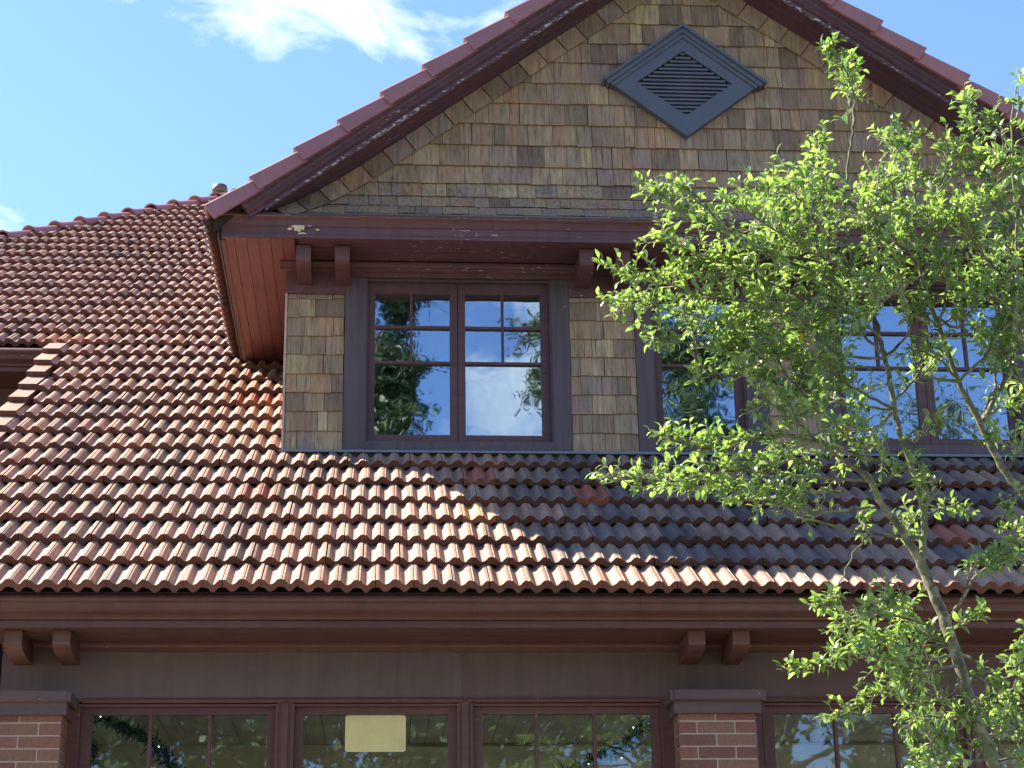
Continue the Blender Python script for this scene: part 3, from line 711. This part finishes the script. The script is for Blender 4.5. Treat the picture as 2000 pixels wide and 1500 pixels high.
def garland(label, path, rad, seed):
    rg = random.Random(seed); g = thing('garland', path[len(path)//2], label, 'garland', 'dark evergreen garlands behind the ground-floor windows')
    pts = [Vector(q) for q in path]; mb = MB(); bl = MB(); tot = []
    for i in range(len(pts)-1):
        n = max(2, int((pts[i+1]-pts[i]).length/.006))
        for k in range(n): tot.append(pts[i].lerp(pts[i+1], k/n))
    for c in tot:
        for _ in range(5):
            d_ = Vector((rg.gauss(0, 1), rg.gauss(0, .6), rg.gauss(0, 1))).normalized(); L_ = rad*rg.uniform(.5, 1.25)
            a_ = c+Vector((rg.gauss(0, .012), rg.gauss(0, .01), rg.gauss(0, .012))); b_ = a_+d_*L_; s_ = d_.cross(Vector((rg.random(), rg.random(), rg.random()))).normalized()*.006
            mb.add([a_-s_, a_+s_, b_+s_*.4, b_-s_*.4], [(0, 1, 2, 3)], rg.random())
        if rg.random() < .02:
            q = c+Vector((rg.uniform(-.8, .8)*rad, -.05, rg.uniform(-.8, .8)*rad)); bl = MB(); bl.tube([q-Vector((0, 0, .004)), q, q+Vector((0, 0, .004))], [.001, .0035, .001], 6); bl.build('bulb', M_BULB, g)
    mb.build('foliage', M_GARL, g)
garland('dark garland with tiny lights sloping down behind the left ground-floor window', [(-1.60, 10.60, 1.86), (-1.50, 10.60, 1.84), (-1.36, 10.60, 1.76), (-1.22, 10.60, 1.66), (-1.08, 10.60, 1.52), (-.9, 10.6, 1.38)], .055, 1)
garland('dark garland with tiny lights rising towards the right brick pillar', [(.93, 10.60, 1.45), (1.13, 10.60, 1.55), (1.30, 10.60, 1.62), (1.42, 10.60, 1.68), (1.50, 10.60, 1.76), (1.54, 10.60, 1.80)], .055, 2)
garland('dark garland hanging straight at the left edge of the left window', [(-1.60, 10.61, 1.74), (-1.61, 10.61, 1.55), (-1.60, 10.61, 1.35)], .04, 3)

# ---------------------------------------------------------------- trees
M_LEAF, t, b = mat('glossy leaf'); out = t.nodes['Material Output']
c = ramp(t, tint(t), [(0, (.05, .10, .035)), (.35, (.135, .205, .06)), (.7, (.22, .295, .10)), (.93, (.29, .36, .135)), (.975, (.34, .39, .17)), (1, (.7, .42, .03))])
t.links.new(c, b.inputs['Base Color']); b.inputs['Roughness'].default_value = .24; b.inputs['Specular IOR Level'].default_value = .9
tl = N(t, 'ShaderNodeBsdfTranslucent'); c2 = mixc(t, 1.0, c, (1.75, 1.95, 1.0), 'MULTIPLY'); t.links.new(c2, tl.inputs[0])
mx2 = N(t, 'ShaderNodeMixShader'); mx2.inputs[0].default_value = .46; t.links.new(b.outputs[0], mx2.inputs[1]); t.links.new(tl.outputs[0], mx2.inputs[2]); t.links.new(mx2.outputs[0], out.inputs[0])
M_BARK, t, b = mat('mossy bark'); n1 = noise(t, 22, 6, .65); n2 = noise(t, 5, 4, .6, (1, 1, .5))
c = ramp(t, n1, [(.3, (.035, .03, .02)), (.5, (.11, .10, .06)), (.66, (.30, .27, .18))])
c = mixc(t, ramp(t, n2, [(.45, (0, 0, 0)), (.6, (.7, .7, .7))]), c, (.17, .20, .07)); t.links.new(c, b.inputs['Base Color']); b.inputs['Roughness'].default_value = .85; bump(t, b, n1, .7, .006)
M_TWIG = plain('pale twig', (.30, .26, .18), .8, 30)

def bez(pts, n=8):                                       # Catmull-Rom through 3-D points
    P = [pts[0]]+list(pts)+[pts[-1]]; o = []
    for i in range(1, len(P)-2):
        for k in range(n):
            u = k/n; a, b, c, d = P[i-1], P[i], P[i+1], P[i+2]
            o.append(.5*((2*b)+(c-a)*u+(2*a-5*b+4*c-d)*u*u+(3*b-a-3*c+d)*u**3))
    o.append(P[-2]); return o
def leaf(mb, p, d, up, L, w, tn, curl):
    d = d.normalized(); s = d.cross(up)
    if s.length < .01: s = d.cross(Vector((1, .2, .1)))
    s.normalize(); n_ = s.cross(d)
    sec = ((0, 0, 0), (.28, .8, .06), (.6, .95, .05), (.84, .55, -.02), (1, 0, -.08))
    vs = []
    for (a_, ww, h) in sec:
        c_ = p+d*(L*a_)+n_*(L*(h-curl*a_*a_))
        if ww == 0: vs.append(c_)
        else: vs += [c_-s*(w*ww)+n_*(w*.28*ww), c_, c_+s*(w*ww)+n_*(w*.28*ww)]
    mb.add(vs, [(0, 2, 1), (0, 3, 2), (1, 2, 5, 4), (2, 3, 6, 5), (4, 5, 8, 7), (5, 6, 9, 8), (7, 8, 10), (8, 9, 10)], tn, 0, True)

TY = 6.9
rt = random.Random(21)
tree = thing('leafy_tree', (2.35, TY-.1, -1.6), 'slender young tree with glossy light green leaves in front of the house', 'tree')
tr = MB(); cr = MB()
DENSE = [(1640, 560, 330, 200), (1850, 500, 230, 230), (1560, 640, 260, 170)]
def path3(px, y0=TY, y1=None):
    y1 = y0 if y1 is None else y1; n = len(px)
    return [at(x, y, y0+(y1-y0)*i/(n-1)) for i, (x, y) in enumerate(px)]
def limb(px, r0_, r1_, y0=TY, y1=None, wob=.010, mbx=None):
    p = bez(path3(px, y0, y1), 6)
    p = [q+Vector((rt.uniform(-wob, wob), rt.uniform(-wob, wob), 0))*(0 if i == 0 else 1) for i, q in enumerate(p)]
    n = len(p); (mbx or tr).tube(p, [r0_+(r1_-r0_)*i/(n-1) for i in range(n)], 8 if r0_ > .012 else 5, rt.random()); return p
base = at(2070, 1900, TY-.05)
limb([(2070, 1900), (1985, 1640), (1935, 1480), (1885, 1340), (1848, 1220), (1815, 1140), (1796, 1092)], .027, .020, TY-.05, TY, .004)
low = at(2070, 1900, TY-.05); tr.tube([Vector((low.x+.25, low.y, -1.62)), Vector((low.x+.12, low.y, -.9)), low], [.05, .036, .027], 10)
limb([(1798, 1098), (1760, 1035), (1722, 985), (1700, 940), (1650, 900)], .0165, .010, TY, TY-.1, .004)
limb([(1798, 1098), (1806, 1030), (1795, 950), (1772, 890), (1748, 800), (1728, 700), (1705, 610), (1672, 540), (1655, 460), (1650, 400), (1656, 320), (1666, 250), (1662, 180)], .0145, .0035, TY, TY+.1, .004)
limb([(2120, 1250), (2030, 1010), (1965, 925), (1915, 830), (1872, 745), (1835, 640), (1800, 540), (1785, 440)], .018, .007, TY+.15, TY+.1, .004)
limb([(2090, 1100), (2030, 800), (1992, 600), (1985, 430), (1975, 260), (1985, 170)], .011, .003, TY+.2, TY+.2, .004)
limb([(1872, 745), (1800, 735)], .009, .004); limb([(1915, 830), (1980, 700), (1990, 560)], .012, .006)
limb([(1850, 1225), (1890, 1150), (1950, 1085), (2010, 1040)], .008, .003); limb([(1800, 1050), (1690, 1040), (1560, 1010)], .008, .004)
limb([(1700, 1040), (1660, 1090), (1640, 1150)], .005, .003)
LEAVES = 0
def arm(px, spread, dens, r=.007, dy=0.0, lsz=1.0, start=.25):
    """a branch through pixel points; leafy side twigs along it"""
    global LEAVES
    ya = TY+dy*.4; p = limb(px, r, .0022, ya, TY+dy, .008); n = len(p)
    tot = sum((p[i+1]-p[i]).length for i in range(n-1)); nt_ = int(tot*dens)
    for k in range(nt_):
        f = start+(1-start)*(k+rt.random())/nt_; i = min(n-2, int(f*(n-1))); q = p[i].lerp(p[i+1], rt.random())
        ax = (p[i+1]-p[i]).normalized(); tl_ = spread*rt.uniform(.25, 1)*(1.1-.45*f)
        dr = (ax*rt.uniform(.3, 1.1)+Vector((rt.gauss(0, .7), rt.gauss(0, .9), rt.gauss(.25, .65)))).normalized()
        e_ = q+dr*tl_+Vector((0, 0, .03*tl_)); mid = q.lerp(e_, .5)+Vector((rt.gauss(0, .01), rt.gauss(0, .01), rt.gauss(.0, .01)))
        tr.tube([q, mid, e_], [.0026, .0019, .001], 4, rt.random(), 1, False)
        leafs(q, mid, e_, tl_, lsz)
    leafs(p[-3], p[-2], p[-1], .10, lsz)
def leafs(q, mid, e_, tl_, lsz=1.0):
    global LEAVES
    nl = max(4, int(tl_/.0175))
    for j in range(nl):
        u = .12+.88*(j+.5)/nl; pt = q.lerp(mid, u*2) if u < .5 else mid.lerp(e_, u*2-1); ax = (e_-q).normalized()
        sd_ = Vector((rt.gauss(0, 1), rt.gauss(0, 1), rt.gauss(.1, .8))); sd_ = (sd_-ax*sd_.dot(ax)).normalized()
        d_ = (ax*rt.uniform(.3, 1.0)+sd_*rt.uniform(.5, 1)+Vector((0, 0, rt.uniform(-.1, .25)))).normalized()
        L_ = rt.uniform(.024, .052)*lsz; up_ = Vector((rt.gauss(-.15, .45), rt.gauss(-.1, .45), 1))
        tn = min(.97, max(0, rt.gauss(.52, .24)))
        if rt.random() < .0008: tn = 1.0
        leaf(cr, pt, d_, up_, L_, L_*rt.uniform(.19, .27), tn, rt.uniform(-.05, .28)); LEAVES += 1
S = .20; DN = 34
arms = [
 # upper tip on the long shoot and crown top
 ([(1666, 250), (1668, 190), (1648, 130), (1618, 95)], .12, 50), ([(1664, 210), (1650, 170), (1655, 120)], .10, 50),
 # left side of the crown
 ([(1672, 560), (1560, 520), (1440, 470), (1350, 420), (1285, 372)], S, DN), ([(1440, 470), (1370, 400), (1335, 365)], .12, DN),
 ([(1600, 600), (1480, 540), (1380, 500), (1290, 470)], S, DN), ([(1700, 620), (1580, 600), (1450, 590), (1320, 560), (1230, 540)], S, DN+6),
 ([(1600, 640), (1450, 640), (1330, 610), (1195, 592)], S*.8, DN+6), ([(1650, 700), (1520, 690), (1400, 680), (1270, 655)], S*.9, DN),
 ([(1650, 720), (1560, 700), (1480, 700), (1420, 670)], S, DN), ([(1680, 760), (1560, 760), (1470, 735), (1355, 735)], S*.45, DN),
 ([(1700, 900), (1620, 870), (1520, 850), (1440, 860), (1390, 850)], S*.6, DN), ([(1500, 900), (1400, 880), (1330, 865), (1290, 850)], S*.55, DN+8),
 ([(1700, 940), (1560, 930), (1420, 920), (1310, 940), (1200, 930)], S*.8, DN+8), ([(1650, 960), (1540, 960), (1430, 950), (1330, 950)], S*.8, DN+8),
 ([(1700, 990), (1600, 1000), (1520, 985), (1450, 970)], S*.7, DN),
 ([(1650, 900), (1560, 830), (1500, 780), (1440, 720)], S*.8, DN), ([(1660, 860), (1600, 800), (1540, 740), (1500, 660)], S*.8, DN),
 ([(1720, 900), (1640, 880), (1580, 900), (1520, 880)], S, DN),
 # middle mass
 ([(1672, 540), (1620, 470), (1570, 400), (1545, 370)], S, DN), ([(1655, 460), (1620, 380), (1600, 320), (1605, 280)], S*.8, DN),
 ([(1660, 430), (1700, 380), (1740, 330), (1745, 270)], S*.8, DN), ([(1655, 470), (1560, 450), (1500, 400), (1500, 370)], S, DN),
 ([(1640, 520), (1530, 500), (1450, 520), (1400, 540)], S, DN), ([(1700, 600), (1640, 560), (1580, 540), (1520, 560)], S, DN),
 ([(1705, 610), (1740, 540), (1760, 470), (1750, 400)], S, DN), ([(1728, 700), (1680, 650), (1620, 640), (1560, 650)], S, DN),
 ([(1728, 700), (1780, 640), (1800, 580), (1840, 520)], S, DN), ([(1748, 800), (1690, 770), (1640, 740), (1600, 700)], S, DN),
 ([(1748, 800), (1700, 840), (1640, 830), (1590, 800)], S, DN-6), ([(1772, 890), (1700, 870), (1640, 850)], S, DN),
 ([(1730, 690), (1700, 640), (1640, 600), (1600, 560)], S, DN), ([(1748, 780), (1790, 740), (1830, 700)], S*.6, DN),
 ([(1700, 610), (1660, 570), (1640, 520), (1590, 490)], S, DN),
 # right mass
 ([(1785, 440), (1790, 380), (1770, 310), (1740, 260)], S*.8, DN), ([(1785, 440), (1830, 380), (1850, 320), (1870, 290)], S, DN),
 ([(1800, 540), (1850, 480), (1880, 430), (1930, 390)], S, DN), ([(1835, 640), (1890, 580), (1920, 520), (1980, 480)], S, DN),
 ([(1800, 520), (1760, 480), (1720, 440), (1690, 400)], S, DN), ([(1835, 640), (1790, 600), (1740, 560)], S, DN),
 ([(1872, 745), (1920, 700), (1960, 640), (2010, 600)], S, DN), ([(1915, 830), (1960, 790), (2010, 760)], S*.8, DN),
 ([(1965, 925), (2000, 870), (2040, 840)], S*.7, DN), ([(1985, 430), (1940, 370), (1910, 300), (1885, 200)], S*.6, DN+8),
 ([(1985, 430), (2010, 350), (2040, 280)], S, DN), ([(1975, 300), (1950, 250), (1900, 240), (1880, 190)], S*.6, DN), ([(1980, 240), (2000, 200), (2010, 150)], S*.6, DN),
 ([(1990, 560), (1940, 520), (1900, 470), (1870, 420)], S, DN), ([(1992, 600), (2020, 520), (2040, 470)], S, DN), ([(1990, 540), (1960, 450), (1950, 380)], S, DN),
 ([(1872, 745), (1830, 700), (1780, 680)], S*.6, DN-8), ([(1915, 830), (1950, 720), (1930, 650)], S*.8, DN),
 ([(2020, 800), (1980, 720), (1960, 680)], S, DN), ([(2020, 900), (1970, 870), (1930, 860)], S*.6, DN-8),
 ([(1772, 890), (1800, 850), (1840, 830)], S*.5, DN-8), ([(1700, 960), (1740, 930), (1790, 900)], S*.5, DN-10),
 ([(1700, 600), (1720, 500), (1700, 430), (1720, 350)], S, DN), ([(1672, 540), (1600, 500), (1500, 440), (1430, 400)], S, DN), ([(1800, 540), (1760, 560), (1700, 600)], S, DN),
 ([(1830, 620), (1870, 640), (1900, 600), (1950, 560)], S, DN), ([(1728, 700), (1640, 690), (1560, 620), (1480, 600)], S, DN), ([(1748, 800), (1660, 790), (1570, 760)], S, DN-8),
 ([(1990, 620), (1960, 600), (1900, 560)], S, DN), ([(2010, 700), (1980, 640), (1990, 560)], S, DN), ([(2030, 980), (1990, 960), (1960, 1010)], S*.5, DN-10), ([(1835, 640), (1850, 560), (1830, 480), (1810, 420)], S, DN),
 # sprays along the middle of the trunk
 ([(1796, 1092), (1775, 1040), (1775, 1000)], .12, DN), ([(1806, 1030), (1815, 970), (1800, 930)], .12, DN),
 ([(1950, 1085), (1930, 1090), (1990, 1060)], .12, DN), ([(1890, 1150), (1900, 1110), (1940, 1080)], .10, DN-8), ([(1800, 1010), (1850, 990), (1890, 1000)], .05, DN-8),
 ([(1690, 1040), (1680, 1000), (1690, 1050)], .06, 30), ([(1640, 1150), (1630, 1170), (1600, 1180)], .09, 60),
 # lower sprays
 ([(1850, 1240), (1780, 1210), (1700, 1200), (1640, 1225)], S*.75, DN+6), ([(1800, 1190), (1740, 1170), (1690, 1185)], S*.6, DN+6),
 ([(1860, 1260), (1780, 1260), (1700, 1240), (1620, 1290), (1545, 1310)], S*.35, DN+16), ([(1860, 1280), (1800, 1290), (1740, 1290), (1700, 1280)], S*.8, DN+8),
 ([(1880, 1320), (1800, 1320), (1740, 1340), (1690, 1370), (1620, 1400)], S*.6, DN+8), ([(1870, 1300), (1810, 1310), (1760, 1330)], S*.8, DN+8),
 ([(1880, 1330), (1830, 1370), (1760, 1375)], S*.5, DN), ([(1900, 1380), (1870, 1400), (1800, 1400), (1770, 1430)], S*.5, DN+8),
 ([(1920, 1440), (1880, 1450), (1830, 1440), (1820, 1480)], S*.7, DN+8), ([(1940, 1480), (1880, 1490), (1800, 1510)], S*.6, DN+6),
 ([(1850, 1230), (1880, 1220), (1910, 1200)], S*.35, DN), ([(1885, 1340), (1920, 1310), (1950, 1330)], S*.4, DN+4), ([(1885, 1340), (1920, 1380), (1960, 1360)], S*.5, DN),
 ([(1920, 1440), (1960, 1430), (1990, 1440)], S*.6, DN-4), ([(1940, 1490), (1990, 1480), (2020, 1500)], S*.6, DN-4),
 ([(1850, 1410), (1820, 1450), (1790, 1490)], .06, 20),
 ([(2040, 1100), (1990, 1090), (1940, 1100)], S*.5, DN), ([(1900, 1290), (1840, 1250), (1790, 1230)], S*.7, DN), ([(1860, 1250), (1770, 1240), (1690, 1255), (1640, 1270)], S*.5, DN),
 ([(1960, 1480), (1930, 1420), (1880, 1400)], S*.7, DN), ([(2030, 1100), (2000, 1050), (1960, 1030)], S*.5, DN-8), ([(1700, 430), (1640, 380), (1590, 380), (1540, 420)], S, DN), ([(2030, 420), (1990, 330), (1950, 310)], S*.8, DN),
 ([(2060, 1200), (2010, 1230), (1990, 1290), (1975, 1380), (1960, 1400)], S*.45, DN+22), ([(2060, 1240), (2010, 1260), (1995, 1330)], S*.5, DN+10),
]
for i, (px, sp, dn) in enumerate(arms):
    mxp, myp = px[len(px)//2]; big = any(((mxp-a)/c)**2+((myp-b_)/d)**2 < 1 for a, b_, c, d in DENSE)
    arm(px, sp*(1.35 if big else 1.1), dn*(1.75 if big else 1.75), dy=rt.uniform(-.38, .30))
tr.build('trunk_and_branches', [M_BARK, M_TWIG], tree); cr.build('crown', M_LEAF, tree)
print('leaves', LEAVES)

# tall trees behind the photographer, seen in the panes
M_LEAF2, t, b = mat('shade tree leaf'); c = ramp(t, tint(t), [(0, (.03, .06, .018)), (1, (.09, .14, .04))]); t.links.new(c, b.inputs['Base Color']); b.inputs['Roughness'].default_value = .5
def big_tree(lab, x, y, h, crowns, seed, ls=1.0):
    rg = random.Random(seed); T = thing('shade_tree', (x, y, -1.6), lab, 'tree', 'tall trees across from the house')
    m1 = MB(); m2 = MB(); top = Vector((x+rg.uniform(-.5, .5), y, h*.8))
    trunk = [Vector((x, y, -1.6)), Vector((x+.2, y, h*.25)), Vector((x-.1, y+.2, h*.5)), top]; m1.tube(trunk, [.38, .3, .2, .06], 10)
    for (cx, cy, cz, r, n) in crowns:
        c_ = Vector((cx, cy, cz)); f = trunk[1].lerp(trunk[2], rg.random()); m1.tube([f, f.lerp(c_, .5)+Vector((0, 0, .4)), c_], [.13, .08, .03], 6)
        for k in range(14):
            d_ = Vector((rg.gauss(0, 1), rg.gauss(0, 1), rg.gauss(0, .8))).normalized(); e_ = c_+d_*r*rg.uniform(.5, 1); m1.tube([c_, c_.lerp(e_, .5)+Vector((0, 0, .15)), e_], [.03, .02, .008], 4)
            for _ in range(int(n*(1.6 if ls < .6 else 1))):
                pt = c_.lerp(e_, rg.uniform(.3, 1.1))+Vector((rg.gauss(0, .26), rg.gauss(0, .26), rg.gauss(0, .22)))*r*.55
                s_ = rg.uniform(.10, .22)*ls; u_ = Vector((rg.gauss(0, 1), rg.gauss(0, 1), rg.gauss(0, 1))).normalized(); w_ = u_.cross(Vector((rg.gauss(0, 1), rg.gauss(0, 1), rg.gauss(0, 1)))).normalized()
                m2.add([pt, pt+u_*s_*.5+w_*s_*.3, pt+u_*s_, pt+u_*s_*.5-w_*s_*.3], [(0, 1, 2, 3)], rg.random())
    m1.build('trunk', M_BARK, T); m2.build('crown', M_LEAF2, T)
big_tree('tall dense tree mirrored in the left sash of the left dormer window', -1.9, -8, 12, [(-.2, -8, 10.6, 1.15, 900), (-.4, -8.3, 12.0, 1.2, 800), (.3, -7.7, 13.2, .8, 300), (-1.9, -8, 11, 1.6, 200), (-.9, -8, 14.2, 1.3, 120), (-2.6, -8, 8.5, 1.9, 160), (.35, -8, 11.6, .8, 300)], 31, .5)
big_tree('broad tree mirrored in the middle and right dormer windows', 6.2, -9, 13, [(6.0, -9, 10.8, 1.6, 520), (5.8, -9, 12.6, 1.5, 420), (3.9, -9.2, 10.6, 1.2, 330), (3.3, -9, 12.0, .9, 90), (3.0, -9, 13.2, .8, 50), (8.2, -9, 10.8, 1.3, 160), (10.5, -9, 11.5, 1.6, 90), (7.4, -9, 13.5, 1.6, 90), (4.6, -9, 8.6, 1.4, 130)], 32, .5)
big_tree('low bushy tree mirrored in the ground-floor windows', 1.2, -7, 3.5, [(1.0, -7, 5.2, 1.5, 420), (2.9, -7.4, 5.4, 1.5, 320), (-1.4, -7, 5.2, 1.6, 420), (-3.6, -7, 5.0, 1.6, 420), (-5.6, -7, 4.6, 1.6, 200), (.6, -7, 3.2, 1.6, 300), (2.8, -7, 3.2, 1.5, 300), (-2.2, -7, 3.2, 1.7, 300), (-4.4, -7, 3.0, 1.7, 300), (5.6, -7, 4.0, 1.3, 90), (7.6, -7, 4.6, 1.5, 80), (6.4, -7, 5.4, 1.3, 40), (9.4, -7, 4.8, 1.6, 120)], 33)  # unseen; crowns widened and thickened to block sky from the lower panes
